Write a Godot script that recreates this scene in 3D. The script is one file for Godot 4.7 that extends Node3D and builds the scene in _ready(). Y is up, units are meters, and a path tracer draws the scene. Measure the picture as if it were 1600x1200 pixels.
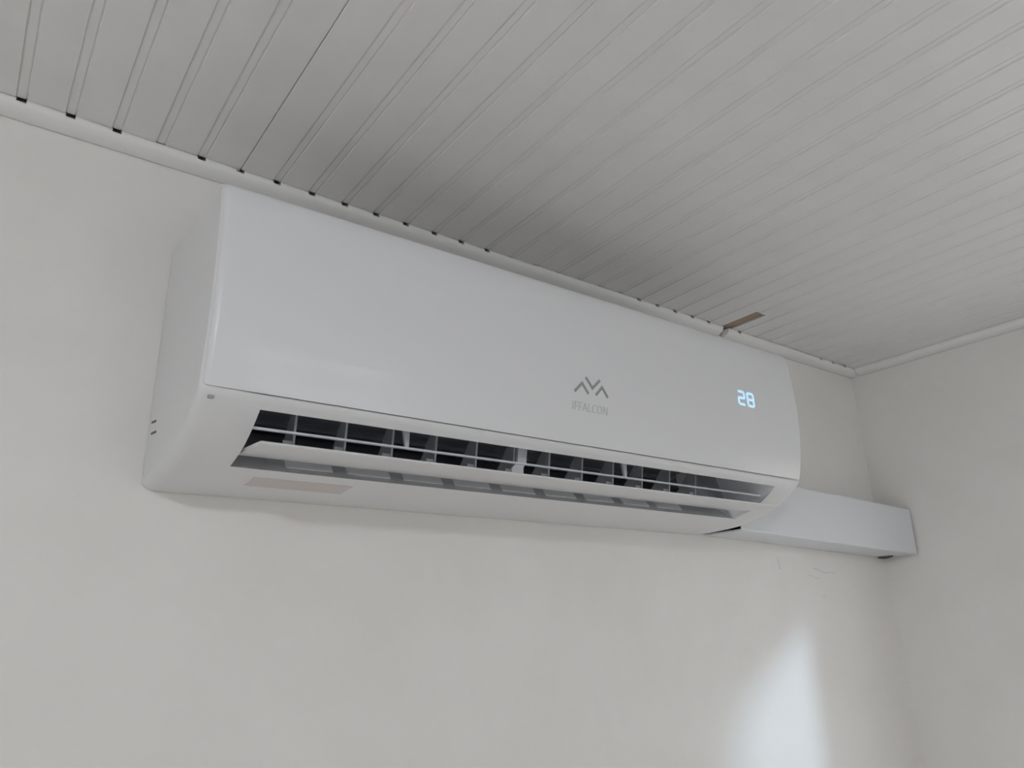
extends Node3D
# A wall-mounted air conditioner under a grooved white ceiling, in the corner of a room.
# Drawing heights are measured from the ceiling (0, downwards negative); H lifts them to the room.

const H := 2.5
const ROOM_X := -3.2
const ROOM_Z := 2.8
const PITCH := 0.04
const XL := -1.2645
const XR := -0.504

var mats := {}

func _ready():
	# ---- camera ----
	var cam := Camera3D.new()
	cam.name = "camera"
	cam.position = Vector3(-1.39217, H - 0.48201, 0.74288)
	cam.rotation_degrees = Vector3(18.52245, -36.4676, -1.50673)
	cam.fov = 54.153
	cam.near = 0.02
	add_child(cam)
	cam.current = true
	# ---- sky ----
	var env := Environment.new()
	env.background_mode = Environment.BG_SKY
	var sm := ProceduralSkyMaterial.new()
	sm.sky_top_color = Color(0.855, 0.88, 0.92)
	sm.sky_horizon_color = Color(0.935, 0.94, 0.947)
	sm.ground_bottom_color = Color(0.55, 0.53, 0.50)
	sm.ground_horizon_color = Color(0.75, 0.74, 0.72)
	sm.sky_energy_multiplier = 1.0
	sm.ground_energy_multiplier = 1.0
	sm.sun_angle_max = 1.0
	var sky := Sky.new()
	sky.sky_material = sm
	env.sky = sky
	env.background_energy_multiplier = 4.0
	env.tonemap_mode = Environment.TONE_MAPPER_LINEAR
	env.tonemap_exposure = 1.08
	env.sdfgi_enabled = true
	env.ssao_enabled = true
	env.ssil_enabled = true
	var we := WorldEnvironment.new()
	we.name = "environment"
	we.environment = env
	add_child(we)
	# ---- hazy low sun, coming in through the narrow window of the right wall ----
	var sun := DirectionalLight3D.new()
	sun.name = "sun"
	sun.light_color = Color(0.80, 0.90, 1.0)
	sun.light_energy = 0.60
	sun.light_angular_distance = 7.0
	sun.shadow_enabled = true
	sun.sky_mode = DirectionalLight3D.SKY_MODE_LIGHT_ONLY
	add_child(sun)
	sun.look_at_from_position(Vector3(0.87, 0.56, 1.0), Vector3.ZERO, Vector3.UP)

	make_materials()
	build_room()
	build_ceiling()
	build_trim()
	build_openings()
	build_air_conditioner()
	build_trunking()
	build_lamp()
	build_marks()

# ------------------------------------------------------------------ helpers
func mat(key: String, col: Color, rough := 0.5, spec := 0.5) -> StandardMaterial3D:
	var m := StandardMaterial3D.new()
	m.albedo_color = col
	m.roughness = rough
	m.metallic_specular = spec
	mats[key] = m
	return m

func noise_tex(freq: float, lo: Color, hi: Color, sd: int, size := 512) -> NoiseTexture2D:
	var n := FastNoiseLite.new()
	n.seed = sd
	n.frequency = freq
	n.fractal_octaves = 4
	var t := NoiseTexture2D.new()
	t.noise = n
	t.width = size
	t.height = size
	t.seamless = true
	var g := Gradient.new()
	g.set_color(0, lo)
	g.set_color(1, hi)
	t.color_ramp = g
	return t

func make_materials():
	var w := mat("wall", Color(1, 1, 1), 0.55)
	w.albedo_texture = noise_tex(0.012, Color(0.910, 0.900, 0.880), Color(0.930, 0.921, 0.903), 3)
	w.uv1_triplanar = true
	w.uv1_world_triplanar = true
	w.uv1_scale = Vector3(0.9, 0.9, 0.9)
	var c := mat("pvc", Color(1, 1, 1), 0.38)
	c.albedo_texture = noise_tex(0.02, Color(0.905, 0.897, 0.888), Color(0.922, 0.916, 0.908), 7)
	c.uv1_triplanar = true
	c.uv1_world_triplanar = true
	c.uv1_scale = Vector3(1.3, 1.3, 1.3)
	mat("trim", Color(0.92, 0.915, 0.905), 0.4)
	mat("plastic", Color(0.880, 0.878, 0.878), 0.38)
	var p := mat("panel", Color(0.888, 0.890, 0.895), 0.34)
	p.clearcoat_enabled = true
	p.clearcoat = 0.30
	p.clearcoat_roughness = 0.04
	mat("vane", Color(0.92, 0.93, 0.95), 0.5)
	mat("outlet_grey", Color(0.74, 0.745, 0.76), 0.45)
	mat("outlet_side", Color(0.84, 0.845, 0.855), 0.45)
	mat("dark", Color(0.47, 0.48, 0.51), 0.6)
	mat("plate", Color(0.96, 0.965, 0.97), 0.5)
	mat("foam", Color(0.035, 0.033, 0.032), 0.9)
	mat("filler", Color(0.36, 0.36, 0.35), 0.9)
	mat("notch", Color(0.42, 0.42, 0.41), 0.8)
	mat("clip", Color(0.66, 0.66, 0.65), 0.7)
	mat("sticker", Color(0.82, 0.785, 0.775), 0.5)
	mat("logo", Color(0.62, 0.62, 0.625), 0.35)
	mat("logo_pale", Color(0.78, 0.78, 0.785), 0.35)
	mat("trunking", Color(0.865, 0.875, 0.885), 0.42)
	var wd := mat("wood", Color(1, 1, 1), 0.8)
	wd.albedo_texture = noise_tex(0.05, Color(0.64, 0.56, 0.49), Color(0.73, 0.65, 0.57), 11, 256)
	wd.uv1_triplanar = true
	wd.uv1_scale = Vector3(3, 30, 30)
	mat("pencil", Color(0.83, 0.83, 0.825), 0.7)
	mat("pencil_faint", Color(0.88, 0.872, 0.855), 0.7)
	mat("alu", Color(0.85, 0.85, 0.86), 0.4)
	var gl := mat("glass", Color(1, 1, 1, 0.06), 0.02)
	gl.transparency = BaseMaterial3D.TRANSPARENCY_ALPHA
	var f := mat("floor", Color(1, 1, 1), 0.35)
	f.albedo_texture = noise_tex(0.03, Color(0.84, 0.81, 0.77), Color(0.89, 0.87, 0.83), 17)
	f.uv1_triplanar = true
	f.uv1_world_triplanar = true
	mat("grout", Color(0.55, 0.53, 0.5), 0.9)
	var gr := mat("ground", Color(1, 1, 1), 0.9)
	gr.albedo_texture = noise_tex(0.04, Color(0.80, 0.785, 0.76), Color(0.86, 0.845, 0.82), 19)
	gr.uv1_triplanar = true
	gr.uv1_world_triplanar = true
	var d := mat("digit", Color(0.75, 0.88, 1.0), 0.4)
	d.emission_enabled = true
	d.emission = Color(0.70, 0.88, 1.0)
	d.emission_energy_multiplier = 0.62
	var b := mat("bulb", Color(0.95, 0.95, 0.95), 0.3)
	b.emission_enabled = true
	b.emission = Color(0.92, 0.96, 1.0)
	b.emission_energy_multiplier = 12.0

func st_new() -> SurfaceTool:
	var st := SurfaceTool.new()
	st.begin(Mesh.PRIMITIVE_TRIANGLES)
	return st

func tri(st: SurfaceTool, a: Vector3, b: Vector3, c: Vector3, grp := -1):
	st.set_smooth_group(grp)
	st.add_vertex(a)
	st.set_smooth_group(grp)
	st.add_vertex(b)
	st.set_smooth_group(grp)
	st.add_vertex(c)

func quad(st: SurfaceTool, a: Vector3, b: Vector3, c: Vector3, d: Vector3, grp := -1):
	tri(st, a, b, c, grp)
	tri(st, a, c, d, grp)

func box(st: SurfaceTool, lo: Vector3, hi: Vector3):
	var p := func(x, y, z): return Vector3(hi.x if x else lo.x, hi.y if y else lo.y, hi.z if z else lo.z)
	quad(st, p.call(0,0,1), p.call(0,1,1), p.call(1,1,1), p.call(1,0,1))
	quad(st, p.call(1,0,0), p.call(1,1,0), p.call(0,1,0), p.call(0,0,0))
	quad(st, p.call(0,0,0), p.call(0,1,0), p.call(0,1,1), p.call(0,0,1))
	quad(st, p.call(1,0,1), p.call(1,1,1), p.call(1,1,0), p.call(1,0,0))
	quad(st, p.call(0,1,1), p.call(0,1,0), p.call(1,1,0), p.call(1,1,1))
	quad(st, p.call(0,0,0), p.call(0,0,1), p.call(1,0,1), p.call(1,0,0))

func put(axis: int, p: Vector2, t: float) -> Vector3:
	if axis == 0:
		return Vector3(t, p.x, p.y)   # polygon in (y, z)
	if axis == 1:
		return Vector3(p.x, t, p.y)   # polygon in (x, z)
	return Vector3(p.x, p.y, t)       # polygon in (x, y)

func prism(st: SurfaceTool, poly: PackedVector2Array, axis: int, a: float, b: float, grp := -1):
	# sides and caps turned outwards whichever way the polygon runs
	var ccw := not Geometry2D.is_polygon_clockwise(poly)
	var flip := ccw
	if axis == 1:
		flip = not flip
	var n := poly.size()
	for i in n:
		var p := poly[i]
		var q := poly[(i + 1) % n]
		if flip:
			quad(st, put(axis, p, a), put(axis, p, b), put(axis, q, b), put(axis, q, a), grp)
		else:
			quad(st, put(axis, p, a), put(axis, q, a), put(axis, q, b), put(axis, p, b), grp)
	var ix := Geometry2D.triangulate_polygon(poly)
	for k in range(0, ix.size(), 3):
		var u := poly[ix[k]]
		var v := poly[ix[k + 1]]
		var w := poly[ix[k + 2]]
		tri(st, put(axis, u, a), put(axis, v, a), put(axis, w, a))
		tri(st, put(axis, u, b), put(axis, w, b), put(axis, v, b))

func rounded(lo: Vector2, hi: Vector2, r: float, seg := 3) -> PackedVector2Array:
	var out := PackedVector2Array()
	var cs := [Vector2(hi.x - r, hi.y - r), Vector2(lo.x + r, hi.y - r), Vector2(lo.x + r, lo.y + r), Vector2(hi.x - r, lo.y + r)]
	for c in 4:
		for k in seg + 1:
			var a := (c + float(k) / seg) * PI / 2.0
			out.append(cs[c] + Vector2(cos(a), sin(a)) * r)
	return out

func commit(st: SurfaceTool) -> ArrayMesh:
	st.generate_normals()
	return st.commit()

func part(called: String, mesh: Mesh, m: Material, parent: Node, offset := Vector3.ZERO) -> MeshInstance3D:
	var o := MeshInstance3D.new()
	o.name = called
	o.mesh = mesh
	o.material_override = m
	parent.add_child(o, true)
	o.position = offset
	o.cast_shadow = GeometryInstance3D.SHADOW_CASTING_SETTING_ON
	return o

func structure(called: String, mesh: Mesh, m: Material, label: String, category: String) -> MeshInstance3D:
	var o := part(called, mesh, m, self, Vector3(0, H, 0))
	o.set_meta("kind", "structure")
	o.set_meta("label", label)
	o.set_meta("category", category)
	return o

func thing(called: String, label: String, category: String, at: Vector3) -> Node3D:
	# 'at' is the base of the thing, in ceiling heights
	var o := Node3D.new()
	o.name = called
	add_child(o)
	o.position = at + Vector3(0, H, 0)
	o.set_meta("label", label)
	o.set_meta("category", category)
	return o

# a wall slab with one rectangular opening, lying in a plane; u runs along the wall, v up
func holed(st: SurfaceTool, axis: int, t0: float, t1: float, u0: float, u1: float, v0: float, v1: float, hole: Array):
	var bits := []
	if hole.is_empty():
		bits = [[u0, u1, v0, v1]]
	else:
		bits = [[u0, hole[0], v0, v1], [hole[1], u1, v0, v1], [hole[0], hole[1], v0, hole[2]], [hole[0], hole[1], hole[3], v1]]
	for b in bits:
		if axis == 0:
			box(st, Vector3(t0, b[2], b[0]), Vector3(t1, b[3], b[1]))
		else:
			box(st, Vector3(b[0], b[2], t0), Vector3(b[1], b[3], t1))

# ------------------------------------------------------------------ room shell
const SIDE := [0.315, 0.58, -1.00, -0.28]        # z0, z1, y0, y1 in the right wall, which is THIN thick
const THIN := 0.03
const LEFT := [0.50, 1.90, -2.45, -1.05]        # z0, z1, y0, y1 in the left wall
const WIN := [-1.00, -0.10, -1.25, -0.12]         # x0, x1, y0, y1 in the front wall

func build_room():
	var st := st_new()
	holed(st, 2, -0.12, 0.0, ROOM_X - 0.12, 0.12, -H, 0.10, [])
	structure("wall_back", commit(st), mats.wall, "off-white painted wall that carries the air conditioner", "wall")
	st = st_new()
	holed(st, 0, 0.0, THIN, 0.0, ROOM_Z, -H, 0.10, SIDE)
	structure("wall_right", commit(st), mats.wall, "greyer off-white wall meeting the other at the corner", "wall")
	st = st_new()
	holed(st, 0, ROOM_X - 0.12, ROOM_X, 0.0, ROOM_Z, -H, 0.10, LEFT)
	structure("wall_left", commit(st), mats.wall, "off-white painted wall far to the left of the camera", "wall")
	st = st_new()
	holed(st, 2, ROOM_Z, ROOM_Z + 0.12, ROOM_X - 0.12, 0.12, -H, 0.10, WIN)
	structure("wall_front", commit(st), mats.wall, "off-white painted wall with a wide window behind the camera", "wall")
	# floor: tiles on a bed of grout
	st = st_new()
	box(st, Vector3(ROOM_X - 0.12, -H - 0.12, -0.12), Vector3(0.12, -H - 0.004, ROOM_Z + 0.12))
	var fl := structure("floor", commit(st), mats.grout, "beige tiled floor below the frame", "floor")
	st = st_new()
	box(st, Vector3(0, -0.004, 0), Vector3(0.394, 0.0, 0.394))
	var tile := commit(st)
	for i in 8:
		for k in 7:
			part("tile", tile, mats.floor, fl, Vector3(ROOM_X + 0.003 + i * 0.4, -H, 0.003 + k * 0.4))
	# roof slab above the ceiling boards, and the yard outside
	st = st_new()
	box(st, Vector3(ROOM_X - 0.12, 0.10, -0.12), Vector3(0.12, 0.22, ROOM_Z + 0.12))
	structure("roof", commit(st), mats.ground, "concrete roof slab above the ceiling boards", "roof")
	st = st_new()
	box(st, Vector3(-14, -H - 0.25, -12), Vector3(14, -H - 0.13, 16))
	structure("ground", commit(st), mats.ground, "bare concrete yard outside the windows", "ground")

# ------------------------------------------------------------------ ceiling boards
const GAP := 0.0042        # half the width of a channel
const DEEP := 0.0015       # depth of the fine notch along each side of a channel
const SUNK := 0.0006       # how far the strip between the notches lies back

func groove_x(k: int) -> float:
	return -(35.2905 - k) * PITCH

func board_poly(w: float, seam: bool) -> PackedVector2Array:
	# cross-section in (x, y), x from the middle of the channel on its left
	var l := GAP
	var poly := PackedVector2Array()
	if seam:
		poly.append_array([Vector2(-0.0005, 0.010), Vector2(-0.0005, 0.0018), Vector2(0.0005, 0.0018), Vector2(0.0005, 0.0004), Vector2(0.0014, 0.0)])
	else:
		poly.append_array([Vector2(-l, 0.010), Vector2(-l, DEEP), Vector2(-l + 0.0012, SUNK), Vector2(l - 0.0016, SUNK), Vector2(l - 0.0004, DEEP), Vector2(l + 0.0007, 0.0)])
	return poly

func board_mesh(w: float, z0: float, z1: float, seam_left := false, seam_right := false, cut := 0.0) -> ArrayMesh:
	var poly := board_poly(w, seam_left)
	var e := 0.0005 if seam_right else GAP
	poly.append_array([Vector2(w - e - 0.0008, 0.0), Vector2(w - e, DEEP if not seam_right else 0.0004), Vector2(w - e, 0.010)])
	var st := st_new()
	if cut > 0.0:
		prism(st, poly, 2, cut, z1)
		var tongue := PackedVector2Array([Vector2(0.020, 0.010), Vector2(0.020, 0.0), Vector2(w - e - 0.0008, 0.0), Vector2(w - e, 0.0010), Vector2(w - e, 0.010)])
		prism(st, tongue, 2, z0, cut)
	else:
		# the tongue stops short of the wall, behind the bead
		var short := PackedVector2Array([Vector2(GAP, 0.010), Vector2(GAP, 0.0004), Vector2(GAP + 0.0007, 0.0), Vector2(w - e - 0.0008, 0.0), Vector2(w - e, 0.0004), Vector2(w - e, 0.010)])
		prism(st, short, 2, z0, 0.0186)
		prism(st, poly, 2, 0.0186, z1)
	return commit(st)

func build_ceiling():
	var root := Node3D.new()
	root.name = "ceiling"
	add_child(root)
	root.position = Vector3(0, H, 0)
	root.set_meta("kind", "structure")
	root.set_meta("label", "white grooved plastic board ceiling")
	root.set_meta("category", "ceiling")
	var rng := RandomNumberGenerator.new()
	rng.seed = 5
	var plain := board_mesh(PITCH, 0.0005, ROOM_Z)
	for k in range(-44, 35):
		var m := plain
		if k == 4:
			m = board_mesh(PITCH, 0.0005, ROOM_Z, false, true)
		elif k == 5:
			m = board_mesh(PITCH, 0.0005, ROOM_Z, true, false)
		elif k == 25:
			m = board_mesh(PITCH, 0.0005, ROOM_Z, false, false, 0.086)
		var up := rng.randf_range(0.0, 0.0001)
		part("plank", m, mats.pvc, root, Vector3(groove_x(k), up, 0))
	part("plank", board_mesh(0.0112 + GAP, 0.0005, ROOM_Z), mats.pvc, root, Vector3(groove_x(35), 0, 0))
	# wooden batten that shows through the broken board
	var st := st_new()
	box(st, Vector3(-0.75, 0.0105, 0.002), Vector3(-0.05, 0.045, 0.12))
	box(st, Vector3(-0.4150, 0.0030, 0.002), Vector3(-0.3930, 0.0105, 0.0855))
	part("wood_batten", commit(st), mats.wood, root).set_meta("label", "brown wooden batten seen through the broken board")

# ------------------------------------------------------------------ corner beads under the ceiling
func bead_poly() -> PackedVector2Array:
	# (y, z): stands on the ceiling, rounds off to the wall
	return PackedVector2Array([Vector2(-0.0001, 0.0005), Vector2(-0.0001, 0.0186), Vector2(-0.0026, 0.0190), Vector2(-0.0058, 0.0180), Vector2(-0.0086, 0.0155), Vector2(-0.0107, 0.0118), Vector2(-0.0120, 0.0072), Vector2(-0.0126, 0.0030), Vector2(-0.0127, 0.0005)])

func build_trim():
	# the bead stops short of the ceiling at some of the channel mouths, and is broken under the broken board
	var st := st_new()
	var low := PackedVector2Array([Vector2(-0.0034, 0.0005), Vector2(-0.0034, 0.0188)]) + bead_poly().slice(3)
	var x0 := ROOM_X
	for k in range(-20, 35):
		var xk := groove_x(k)
		if k == 25:
			prism(st, bead_poly(), 0, x0, -0.4150, 0)
			x0 = -0.4010
			continue
		if k in [3, 14, 15, 16, 17, 18, 19, 27, 28, 29, 30, 31]:
			continue
		prism(st, bead_poly(), 0, x0, xk - 0.0040, 0)
		prism(st, low, 0, xk - 0.0040, xk + 0.0040, 0)
		x0 = xk + 0.0040
	prism(st, bead_poly(), 0, x0, -0.0005, 0)
	structure("trim_1", commit(st), mats.trim, "white rounded bead between the back wall and ceiling", "moulding")
	st = st_new()
	var poly := PackedVector2Array()
	for p in bead_poly():
		poly.append(Vector2(-p.y, p.x))
	prism(st, poly, 2, 0.0192, ROOM_Z, 0)
	structure("trim_2", commit(st), mats.trim, "white rounded bead between the right wall and ceiling", "moulding")

# ------------------------------------------------------------------ windows outside the frame
func build_openings():
	var a := SIDE
	var st := st_new()
	var w := 0.008
	for b in [[a[0], a[0] + w, a[2], a[3]], [a[1] - w, a[1], a[2], a[3]], [a[0] + w, a[1] - w, a[2], a[2] + w], [a[0] + w, a[1] - w, a[3] - w, a[3]], [a[0] + w, a[1] - w, -0.80, -0.80 + w]]:
		box(st, Vector3(0.008, b[2], b[0]), Vector3(0.020, b[3], b[1]))
	var o := structure("window_1", commit(st), mats.alu, "narrow aluminium window in the right wall", "window")
	for s in [[a[2] + w, -0.80], [-0.80 + w, a[3] - w]]:
		st = st_new()
		box(st, Vector3(0.012, s[0], a[0] + w), Vector3(0.016, s[1], a[1] - w))
		part("pane", commit(st), mats.glass, o)
	a = WIN
	st = st_new()
	w = 0.04
	var mid: float = (a[0] + a[1]) / 2.0
	for b in [[a[0], a[0] + w, a[2], a[3]], [a[1] - w, a[1], a[2], a[3]], [mid - 0.02, mid + 0.02, a[2] + w, a[3] - w], [a[0] + w, a[1] - w, a[2], a[2] + w], [a[0] + w, a[1] - w, a[3] - w, a[3]]]:
		box(st, Vector3(b[0], b[2], ROOM_Z + 0.03), Vector3(b[1], b[3], ROOM_Z + 0.08))
	o = structure("window_2", commit(st), mats.alu, "wide aluminium window in the wall behind the camera", "window")
	for s in [[a[0] + w, mid - 0.02], [mid + 0.02, a[1] - w]]:
		st = st_new()
		box(st, Vector3(s[0], a[2] + w, ROOM_Z + 0.053), Vector3(s[1], a[3] - w, ROOM_Z + 0.057))
		part("pane", commit(st), mats.glass, o)

	a = LEFT
	st = st_new()
	mid = (a[0] + a[1]) / 2.0
	for b in [[a[0], a[0] + w, a[2], a[3]], [a[1] - w, a[1], a[2], a[3]], [mid - 0.02, mid + 0.02, a[2] + w, a[3] - w], [a[0] + w, a[1] - w, a[2], a[2] + w], [a[0] + w, a[1] - w, a[3] - w, a[3]]]:
		box(st, Vector3(ROOM_X - 0.08, b[2], b[0]), Vector3(ROOM_X - 0.03, b[3], b[1]))
	o = structure("window_3", commit(st), mats.alu, "low aluminium window in the left wall", "window")
	for s in [[a[0] + w, mid - 0.02], [mid + 0.02, a[1] - w]]:
		st = st_new()
		box(st, Vector3(ROOM_X - 0.057, a[2] + w, s[0]), Vector3(ROOM_X - 0.053, a[3] - w, s[1]))
		part("pane", commit(st), mats.glass, o)

# ------------------------------------------------------------------ air conditioner
const FRONT := [[-0.1262, 0.1815], [-0.1300, 0.1838], [-0.1450, 0.1862], [-0.1660, 0.1882], [-0.1900, 0.1897], [-0.2120, 0.1902], [-0.2340, 0.1894], [-0.2550, 0.1872], [-0.2750, 0.1838], [-0.2900, 0.1803], [-0.2973, 0.1781]]
const OL := -1.2155     # outlet, left and right
const OR := -0.5510
const FAN_R := -0.6230

func front_z(y: float) -> float:
	for i in FRONT.size() - 1:
		if y <= FRONT[i][0] and y >= FRONT[i + 1][0]:
			return lerpf(FRONT[i][1], FRONT[i + 1][1], (FRONT[i][0] - y) / (FRONT[i][0] - FRONT[i + 1][0]))
	return 0.185

func inset(pts: Array, s: float) -> Array:
	# draws a (y, z) profile in by s towards the middle of the side, ends kept on the wall
	var out := []
	var n := pts.size()
	var c := Vector2(-0.235, 0.070)
	for i in n:
		var k := lerpf(0.32, 1.0, clampf((-0.300 - pts[i].x) / 0.035, 0.0, 1.0))
		var p: Vector2 = pts[i] + (c - pts[i]).normalized() * s * k
		if i == 0 or i == n - 1:
			p.y = pts[i].y
		out.append(p)
	return out

func end_steps(r: float) -> Array:
	# [distance from the end, inset] round a quarter circle
	var out := []
	for k in 6:
		var a := k / 5.0 * PI / 2.0
		out.append([r * (1.0 - sin(a)), r * (1.0 - cos(a))])
	out.reverse()
	return out   # from the end inwards

func build_air_conditioner():
	var base := Vector3((XL + XR) / 2.0, -0.3485, 0.0)
	var ac := thing("air_conditioner", "white wall-mounted split air conditioner with its louver open", "air conditioner", base)
	var off := -base
	# --- body: a profile swept across, open at the air outlet ---
	var prof := [Vector2(-0.1050, 0.0006), Vector2(-0.1050, 0.02), Vector2(-0.1065, 0.04), Vector2(-0.1130, 0.11), Vector2(-0.1185, 0.16), Vector2(-0.1215, 0.1755), Vector2(-0.1240, 0.1795), Vector2(-0.1262, 0.1770), Vector2(-0.1275, 0.1755)]
	for f in FRONT.slice(2, FRONT.size() - 1):
		prof.append(Vector2(f[0], f[1] - 0.0080))
	prof.append_array([Vector2(-0.2950, 0.1720), Vector2(-0.2962, 0.1732), Vector2(-0.2974, 0.1755), Vector2(-0.2984, 0.1764), Vector2(-0.3010, 0.1757), Vector2(-0.3040, 0.1728)])
	var o_top := prof.size()
	prof.append_array([Vector2(-0.3080, 0.1687), Vector2(-0.3405, 0.1000)])
	prof.append_array([Vector2(-0.3425, 0.0930), Vector2(-0.3440, 0.0880), Vector2(-0.3456, 0.0750), Vector2(-0.3468, 0.0600), Vector2(-0.3478, 0.0400), Vector2(-0.3484, 0.0200), Vector2(-0.3484, 0.0006)])
	# the front of the opening follows the curve of the ends
	var curve := [Vector2(-0.3115, 0.1645), Vector2(-0.3180, 0.1560), Vector2(-0.3240, 0.1465), Vector2(-0.3290, 0.1370), Vector2(-0.3335, 0.1260), Vector2(-0.3372, 0.1130)]
	var full := prof.slice(0, o_top + 1) + curve + prof.slice(o_top + 1)
	var cut0 := o_top
	var cut1 := o_top + 1 + curve.size()
	var rings := []
	var steps := end_steps(0.010)
	var ends := full.duplicate()
	for i in ends.size():
		var y: float = ends[i].x
		if y < -0.1250 and y > -0.2990:
			ends[i] = Vector2(y, lerpf(0.1785, 0.1765, (y + 0.1250) / -0.0013) if y > -0.1263 else (front_z(y) - 0.0030 if y > -0.2900 else lerpf(0.1773, 0.1760, (y + 0.2900) / -0.0090)))
	for s in steps:
		rings.append([XL + s[0], inset(ends, s[1])])
	rings.append([OL, full])
	rings.append([OR, full])
	for k in range(steps.size() - 1, -1, -1):
		rings.append([XR - steps[k][0], inset(ends, steps[k][1])])
	var st := st_new()
	var n := full.size()
	for i in rings.size() - 1:
		for j in n - 1:
			if i == steps.size() and j >= cut0 and j < cut1:
				continue
			var a: Array = rings[i]
			var b: Array = rings[i + 1]
			quad(st, put(0, a[1][j], a[0]), put(0, b[1][j], b[0]), put(0, b[1][j + 1], b[0]), put(0, a[1][j + 1], a[0]), 0)
	for e in [0, rings.size() - 1]:
		var mid := Vector2(-0.235, 0.070)
		var rp: Array = rings[e][1]
		for j in n:
			tri(st, put(0, mid, rings[e][0]), put(0, rp[j], rings[e][0]), put(0, rp[(j + 1) % n], rings[e][0]))
	part("body", commit(st), mats.plastic, ac, off)
	# --- front panel ---
	var outer := []
	for f in FRONT:
		outer.append(Vector2(f[0], f[1]))
	var panel_ring := func(s: float) -> PackedVector2Array:
		var q := PackedVector2Array()
		var m := outer.size()
		for i in m:
			var p: Vector2 = outer[i]
			var t := float(i) / (m - 1)
			q.append(Vector2(lerpf(p.x - s * 0.6, p.x + s * 0.6, t), p.y - s))
		q.append(Vector2(outer[m - 1].x + 0.0002 + s * 0.6, 0.1755 - s * 0.2))
		for i in range(m - 2, 0, -1):
			q.append(Vector2(lerpf(outer[i].x - s * 0.6, outer[i].x + s * 0.6, float(i) / (m - 1)), outer[i].y - 0.0068))
		q.append(Vector2(outer[0].x - s * 0.6, 0.1775 - s * 0.2))
		return q
	var prs := []
	var ps := end_steps(0.006)
	for s in ps:
		prs.append([XL + 0.0012 + s[0], panel_ring.call(s[1])])
	for k in range(ps.size() - 1, -1, -1):
		prs.append([XR - 0.0012 - ps[k][0], panel_ring.call(ps[k][1])])
	st = st_new()
	for i in prs.size() - 1:
		var m: int = prs[i][1].size()
		for j in m:
			var g := 0 if j < outer.size() - 1 else 1
			var j2 := (j + 1) % m
			quad(st, put(0, prs[i][1][j], prs[i][0]), put(0, prs[i + 1][1][j], prs[i + 1][0]), put(0, prs[i + 1][1][j2], prs[i + 1][0]), put(0, prs[i][1][j2], prs[i][0]), g)
	for e in [0, prs.size() - 1]:
		var poly: PackedVector2Array = prs[e][1]
		var ix := Geometry2D.triangulate_polygon(poly)
		for k in range(0, ix.size(), 3):
			tri(st, put(0, poly[ix[k]], prs[e][0]), put(0, poly[ix[k + 1]], prs[e][0]), put(0, poly[ix[k + 2]], prs[e][0]))
	var panel := part("front_panel", commit(st), mats.panel, ac, off)
	panel.set_meta("label", "glossy white front panel")
	# --- emblem, lettering and temperature display on the panel ---
	st = st_new()
	for ch in [[Vector2(-0.9023, -0.2445), Vector2(-0.8924, -0.2344), Vector2(-0.8834, -0.2443)], [Vector2(-0.8872, -0.2271), Vector2(-0.8780, -0.2374), Vector2(-0.8672, -0.2271)], [Vector2(-0.8730, -0.2440), Vector2(-0.8644, -0.2344), Vector2(-0.8560, -0.2441)]]:
		stroke(st, ch, 0.0030)
	part("emblem", commit(st), mats.logo, panel).set_meta("label", "grey emblem of three chevrons")
	var font := SystemFont.new()
	font.font_names = PackedStringArray(["Droid Sans"])
	var tm := TextMesh.new()
	tm.font = font
	tm.text = "iFFALCON"
	tm.font_size = 32
	tm.pixel_size = 0.00032
	tm.depth = 0.0004
	tm.curve_step = 1.0
	var tx := part("lettering", tm, mats.logo_pale, panel)
	var tw := tm.get_aabb().size.x
	tm.pixel_size = 0.00032 * 0.0485 / tw
	var ty := -0.2594
	var slope := (front_z(ty + 0.004) - front_z(ty - 0.004)) / 0.008
	tx.position = Vector3(-0.8802, ty, front_z(ty) + 0.0002)
	tx.rotation.x = atan(slope)
	tx.set_meta("label", "pale grey maker's name")
	for d in [[-0.6346, "abged"], [-0.6166, "abcdefg"]]:
		st = st_new()
		digit(st, d[0], -0.2168, 0.0146, 0.0196, d[1])
		part("display_digit", commit(st), mats.digit, panel).set_meta("label", "glowing pale blue digit")
	# --- air outlet ---
	build_outlet(ac, off)
	# --- louver: a flat blade swung open ---
	var lp := PackedVector2Array()
	for k in 13:
		var t := k / 12.0
		lp.append(Vector2(lerpf(-0.3300, -0.3350, t) - 0.0016 * sin(PI * t), lerpf(0.100, 0.1715, t)))
	for k in range(12, -1, -1):
		var t := k / 12.0
		lp.append(Vector2(lerpf(-0.3300, -0.3350, t) - 0.0016 * sin(PI * t) + 0.0006 + 0.0030 * sqrt(maxf(sin(PI * clampf(t * 0.94 + 0.03, 0, 1)), 0.0)), lerpf(0.100, 0.1715, t)))
	st = st_new()
	prism(st, lp, 0, OL + 0.0025, OR - 0.0015, 0)
	part("louver", commit(st), mats.plastic, ac, off)
	# --- sticker under the outlet, moulded notches ---
	st = st_new()
	prism(st, PackedVector2Array([Vector2(-0.3443, 0.0855), Vector2(-0.3448, 0.0855), Vector2(-0.3473, 0.0580), Vector2(-0.3466, 0.0580)]), 0, -1.190, -1.097)
	part("sticker", commit(st), mats.sticker, ac, off).set_meta("label", "pinkish sticker under the air outlet")
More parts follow.
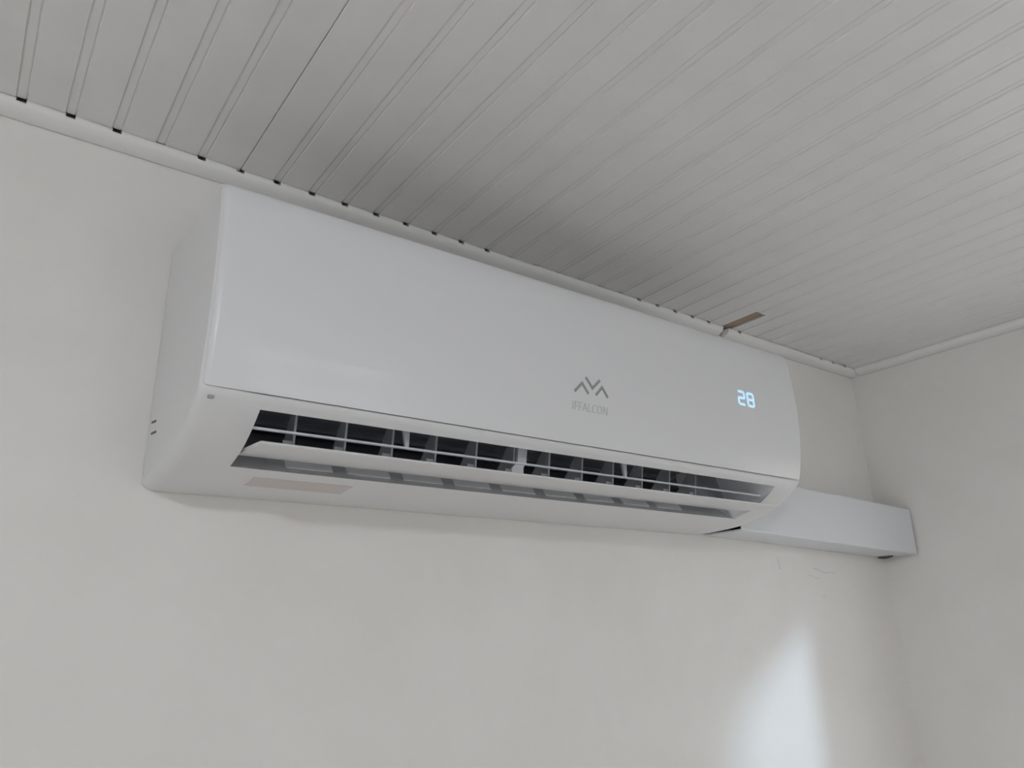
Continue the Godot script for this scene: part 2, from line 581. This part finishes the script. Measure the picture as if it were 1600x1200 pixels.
	for m in [[-0.2876, 0.010, 0.030, 0.12], [-0.2990, 0.014, 0.036, 0.16]]:
		st = st_new()
		prism(st, PackedVector2Array([Vector2(m[0] - 0.0011, m[1]), Vector2(m[0] + 0.0011, m[1]), Vector2(m[0] + 0.0011 - 0.003, m[2]), Vector2(m[0] - 0.0011 - 0.003, m[2])]), 0, XL - 0.0003, XL + 0.002)
		part("side_slot", commit(st), mats.notch, ac, off)
	st = st_new()
	prism(st, rounded(Vector2(-1.2570, -0.3058), Vector2(-1.2520, -0.3036), 0.0009), 2, 0.160, 0.1736)
	part("panel_notch", commit(st), mats.clip, ac, off)

func stroke(st: SurfaceTool, pts: Array, w: float):
	# a mitred bent stroke laid on the front panel
	var d0: Vector2 = (pts[1] - pts[0]).normalized()
	var d1: Vector2 = (pts[2] - pts[1]).normalized()
	var n0 := Vector2(-d0.y, d0.x) * w / 2.0
	var n1 := Vector2(-d1.y, d1.x) * w / 2.0
	var nm := (n0 + n1).normalized() * (w / 2.0) / maxf(0.3, (n0 + n1).normalized().dot(n0.normalized()))
	flat_on_panel(st, PackedVector2Array([pts[0] + n0, pts[1] + nm, pts[1] - nm, pts[0] - n0]))
	flat_on_panel(st, PackedVector2Array([pts[1] + nm, pts[2] + n1, pts[2] - n1, pts[1] - nm]))

func flat_on_panel(st: SurfaceTool, poly: PackedVector2Array, lift := 0.0004):
	var n := poly.size()
	var top := []
	var low := []
	for p in poly:
		top.append(Vector3(p.x, p.y, front_z(p.y) + lift))
		low.append(Vector3(p.x, p.y, front_z(p.y) - 0.0003))
	for i in n:
		var j := (i + 1) % n
		quad(st, low[i], top[i], top[j], low[j])
	for i in range(1, n - 1):
		tri(st, top[0], top[i], top[i + 1])

func digit(st: SurfaceTool, x: float, y: float, w: float, h: float, segs: String):
	var t := 0.0030
	var g := 0.0004
	var m := y + h / 2.0
	var rects := {
		"a": [x + t * 0.5 + g, y + h - t, x + w - t * 0.5 - g, y + h],
		"g": [x + t * 0.5 + g, m - t / 2, x + w - t * 0.5 - g, m + t / 2],
		"d": [x + t * 0.5 + g, y, x + w - t * 0.5 - g, y + t],
		"f": [x, m + g, x + t, y + h - t * 0.5 - g],
		"b": [x + w - t, m + g, x + w, y + h - t * 0.5 - g],
		"e": [x, y + t * 0.5 + g, x + t, m - g],
		"c": [x + w - t, y + t * 0.5 + g, x + w, m - g]}
	for c in segs:
		var r: Array = rects[c]
		flat_on_panel(st, PackedVector2Array([Vector2(r[0], r[1]), Vector2(r[2], r[1]), Vector2(r[2], r[3]), Vector2(r[0], r[3])]))

func outlet_right(p: Vector2) -> float:
	# the right cheek leans inwards with the depth behind the mouth
	var along := Vector2(-0.3405 + 0.3080, 0.1000 - 0.1687).normalized()
	var depth := (p - Vector2(-0.3080, 0.1687)).dot(Vector2(-along.y, along.x) * (1.0 if along.y < 0.0 and -along.y * 0.03 + along.x * -0.05 > 0.0 else -1.0))
	return lerpf(OR, FAN_R, clampf(depth / 0.055, 0.0, 1.0))

func build_outlet(ac: Node3D, off: Vector3):
	var top := [Vector2(-0.3080, 0.1687), Vector2(-0.3050, 0.1640), Vector2(-0.2960, 0.1460), Vector2(-0.2830, 0.1180)]
	var back := [Vector2(-0.2830, 0.1180), Vector2(-0.2620, 0.1040), Vector2(-0.2340, 0.0880), Vector2(-0.2240, 0.0560), Vector2(-0.2340, 0.0200), Vector2(-0.2700, 0.0120), Vector2(-0.2900, 0.0300), Vector2(-0.3000, 0.0660), Vector2(-0.3180, 0.0820)]
	var low := [Vector2(-0.3180, 0.0820), Vector2(-0.3300, 0.0915), Vector2(-0.3385, 0.0975), Vector2(-0.3405, 0.1000)]
	for row in [["outlet_lip", top, mats.outlet_side], ["scroll", back, mats.dark], ["outlet_floor", low, mats.outlet_grey]]:
		var st := st_new()
		var pts: Array = row[1]
		for i in pts.size() - 1:
			var a: Vector2 = pts[i]
			var b: Vector2 = pts[i + 1]
			quad(st, put(0, a, OL), put(0, b, OL), put(0, b, outlet_right(b)), put(0, a, outlet_right(a)), 0)
		part(row[0], commit(st), row[2], ac, off)
	# side cheeks
	var all := top + back.slice(1) + low.slice(1)
	var poly := PackedVector2Array()
	for p in all:
		poly.append(p)
	# the mouth between floor and lip, along the curve of the body
	for p in [Vector2(-0.3372, 0.1130), Vector2(-0.3335, 0.1260), Vector2(-0.3290, 0.1370), Vector2(-0.3240, 0.1465), Vector2(-0.3180, 0.1560), Vector2(-0.3115, 0.1645)]:
		poly.append(p)
	var ix := Geometry2D.triangulate_polygon(poly)
	for side in [0, 1]:
		var st := st_new()
		for k in range(0, ix.size(), 3):
			var v := []
			for c in 3:
				var p := poly[ix[k + c]]
				v.append(put(0, p, OL if side == 0 else outlet_right(p)))
			tri(st, v[0], v[1], v[2])
		part("outlet_cheek", commit(st), mats.outlet_side, ac, off)
	# fan drum with its blades
	var fst := st_new()
	var c0 := Vector2(-0.262, 0.058)
	var drum := PackedVector2Array()
	for k in 60:
		var a := k / 60.0 * TAU
		drum.append(c0 + Vector2(cos(a), sin(a)) * (0.029 if k % 3 else 0.024))
	prism(fst, drum, 0, OL + 0.004, FAN_R - 0.004)
	part("fan", commit(fst), mats.dark, ac, off)
	# upright vanes: front edge straight, rear edge scooped away towards the top
	var vp := PackedVector2Array([Vector2(-0.3270, 0.1060), Vector2(-0.2860, 0.1120), Vector2(-0.2860, 0.0985), Vector2(-0.2935, 0.0905), Vector2(-0.3010, 0.0840), Vector2(-0.3085, 0.0740), Vector2(-0.3110, 0.0640), Vector2(-0.3165, 0.0640)])
	var vix := Geometry2D.triangulate_polygon(vp)
	var vst := st_new()
	var bend := func(p: Vector2, s: float) -> Vector3:
		var u := (0.112 - p.y) / 0.05
		return Vector3(0.001 * u + 0.004 * u * u + s, p.x, p.y)
	for k in range(0, vix.size(), 3):
		for s in [-0.0011, 0.0011]:
			tri(vst, bend.call(vp[vix[k]], s), bend.call(vp[vix[k + 1]], s), bend.call(vp[vix[k + 2]], s), 0)
	for i in vp.size():
		var j := (i + 1) % vp.size()
		quad(vst, bend.call(vp[i], -0.0011), bend.call(vp[i], 0.0011), bend.call(vp[j], 0.0011), bend.call(vp[j], -0.0011))
	# small flange at the foot of the front edge
	box(vst, Vector3(-0.0090, -0.3270, 0.1042), Vector3(0.0011, -0.3135, 0.1062))
	var vane := commit(vst)
	for k in 12:
		part("vane", vane, mats.vane, ac, off + Vector3(-1.165 + k * 0.0482, 0, 0))
	# foot plates of the vanes on the outlet floor
	var pst := st_new()
	prism(pst, PackedVector2Array([Vector2(-0.3280, 0.0896), Vector2(-0.3276, 0.0906), Vector2(-0.3350, 0.0964), Vector2(-0.3354, 0.0952)]), 0, 0.0, 0.044)
	var plate := commit(pst)
	for k in 9:
		part("foot_plate", plate, mats.plate, ac, off + Vector3(-1.166 + k * 0.0590, 0, 0))
	# thin rail across the mouth, its posts and the louver bracket
	var rst := st_new()
	prism(rst, rounded(Vector2(-0.3188, 0.1462), Vector2(-0.3166, 0.1500), 0.0009), 0, OL + 0.001, OR - 0.007, 0)
	part("rail", commit(rst), mats.vane, ac, off)
	for x in [-1.0742, -0.7985]:
		rst = st_new()
		prism(rst, PackedVector2Array([Vector2(x - 0.0042, -0.2985), Vector2(x + 0.0030, -0.2985), Vector2(x + 0.0020, -0.3170), Vector2(x - 0.0014, -0.3170)]), 2, 0.146, 0.149)
		part("post", commit(rst), mats.outlet_side, ac, off)
	rst = st_new()
	prism(rst, PackedVector2Array([Vector2(-0.946, -0.2985), Vector2(-0.935, -0.2985), Vector2(-0.937, -0.3160), Vector2(-0.941, -0.3215), Vector2(-0.941, -0.3310), Vector2(-0.956, -0.3310), Vector2(-0.955, -0.3230), Vector2(-0.948, -0.3160)]), 2, 0.1445, 0.1480)
	part("louver_bracket", commit(rst), mats.outlet_side, ac, off)

# ------------------------------------------------------------------ trunking and the pipe in it
func build_trunking():
	var tilt := deg_to_rad(-1.7)
	var base := Vector3(-0.25, -0.3555, 0.0)
	var t := thing("cable_trunking", "white plastic pipe trunking between the air conditioner and corner", "trunking", base)
	t.rotation.z = tilt
	# an open channel, its mouth towards the wall, rounded on the outside
	var h := 0.081
	var d := 0.066
	var r := 0.003
	var th := 0.0022
	var poly := PackedVector2Array([Vector2(0, 0.0012), Vector2(0, d - r), Vector2(r * 0.3, d - r * 0.3), Vector2(r, d), Vector2(h - r, d), Vector2(h - r * 0.3, d - r * 0.3), Vector2(h, d - r), Vector2(h, 0.0012), Vector2(h - th, 0.0012), Vector2(h - th, d - th), Vector2(th, d - th), Vector2(th, 0.0012)])
	var st := st_new()
	prism(st, poly, 0, -0.243, 0.222)
	# broken out at the lower back of the end
	var cut := poly.duplicate()
	cut[0] = Vector2(0, 0.034)
	cut[11] = Vector2(th, 0.034)
	prism(st, cut, 0, 0.222, 0.2435)
	part("cover", commit(st), mats.trunking, t)
	st = st_new()
	box(st, Vector3(-0.240, 0.004, 0.0006), Vector3(0.236, h - 0.004, 0.0030))
	part("back_plate", commit(st), mats.trunking, t)
	# dark filler in the broken end, at the corner
	st = st_new()
	prism(st, PackedVector2Array([Vector2(0.0060, 0.0040), Vector2(-0.0028, 0.0040), Vector2(-0.0030, 0.0110), Vector2(-0.0006, 0.0220), Vector2(0.0060, 0.0240)]), 0, 0.2255, 0.2425)
	part("filler", commit(st), mats.filler, t).set_meta("label", "dark grey filler at the corner end")
	# the foam-wrapped pipe bundle
	var pb := Vector3(-0.25, -0.333, 0.033)
	var p := thing("insulated_pipe", "black foam wrapped pipe showing in the gap beside the trunking", "pipe", pb)
	p.rotation.z = tilt
	st = st_new()
	var circle := PackedVector2Array()
	for k in 20:
		var a := k / 20.0 * TAU
		circle.append(Vector2(cos(a) * 0.015, sin(a) * 0.026))
	prism(st, circle, 0, -0.2525, 0.215, 0)
	part("foam_sleeve", commit(st), mats.foam, p)
	st = st_new()
	var band := PackedVector2Array()
	for k in 20:
		var a := k / 20.0 * TAU
		band.append(Vector2(cos(a) * 0.0156, sin(a) * 0.0266))
	prism(st, band, 0, 0.10, 0.12, 0)
	part("tape_band", commit(st), mats.foam, p)

# ------------------------------------------------------------------ ceiling lamp outside the frame
func build_lamp():
	var base := Vector3(-1.86, -0.002, 1.40)
	var l := thing("ceiling_lamp", "round bulb on a white ceiling rose behind the camera", "lamp", base)
	var st := st_new()
	lathe(st, [Vector2(0.0, 0.0), Vector2(0.05, 0.0), Vector2(0.05, -0.008), Vector2(0.025, -0.016), Vector2(0.020, -0.045), Vector2(0.0, -0.045)])
	part("rose", commit(st), mats.trim, l)
	st = st_new()
	lathe(st, [Vector2(0.0, -0.045), Vector2(0.014, -0.046), Vector2(0.022, -0.060), Vector2(0.030, -0.078), Vector2(0.032, -0.092), Vector2(0.028, -0.108), Vector2(0.016, -0.120), Vector2(0.0, -0.123)])
	part("bulb", commit(st), mats.bulb, l)
	var o := OmniLight3D.new()
	o.name = "bulb_light"
	o.position = Vector3(0, -0.088, 0)
	o.light_color = Color(0.95, 0.965, 1.0)
	o.light_energy = 0.26
	o.light_size = 0.03
	o.omni_range = 8.0
	o.omni_attenuation = 2.0
	o.shadow_enabled = true
	l.add_child(o)

func lathe(st: SurfaceTool, pts: Array):
	var seg := 24
	for k in seg:
		var a := k / float(seg) * TAU
		var b := (k + 1) / float(seg) * TAU
		for i in pts.size() - 1:
			var p: Vector2 = pts[i]
			var q: Vector2 = pts[i + 1]
			quad(st, Vector3(p.x * cos(a), p.y, p.x * sin(a)), Vector3(p.x * cos(b), p.y, p.x * sin(b)), Vector3(q.x * cos(b), q.y, q.x * sin(b)), Vector3(q.x * cos(a), q.y, q.x * sin(a)), 0)

# ------------------------------------------------------------------ scuffs and pencil strokes on the wall
func build_marks():
	var wall := get_node("wall_back")
	var rows := [
		["pencil", [Vector2(-0.3245, -0.3725), Vector2(-0.3225, -0.3800), Vector2(-0.3215, -0.3905)], 0.0016],
		["pencil", [Vector2(-0.3240, -0.3900), Vector2(-0.3200, -0.3912), Vector2(-0.3185, -0.3900)], 0.0014],
		["pencil", [Vector2(-0.2300, -0.3880), Vector2(-0.2120, -0.3905), Vector2(-0.1990, -0.3955)], 0.0016],
		["pencil", [Vector2(-0.1990, -0.3950), Vector2(-0.1830, -0.3930), Vector2(-0.1660, -0.3945)], 0.0015],
		["pencil_faint", [Vector2(-0.2450, -0.3990), Vector2(-0.2250, -0.4040), Vector2(-0.2100, -0.4035)], 0.0020],
		["pencil_faint", [Vector2(-0.2150, -0.4330), Vector2(-0.2080, -0.4335), Vector2(-0.2040, -0.4320)], 0.0030]]
	for r in rows:
		var pts: Array = r[1]
		var st := st_new()
		for i in 2:
			var a: Vector2 = pts[i]
			var b: Vector2 = pts[i + 1]
			var d := (b - a).normalized()
			var nn: Vector2 = Vector2(-d.y, d.x) * r[2] / 2.0
			prism(st, PackedVector2Array([a + nn, b + nn * 0.6, b - nn * 0.6, a - nn]), 2, -0.0002, 0.00025)
		part("pencil_stroke", commit(st), mats[r[0]], wall)
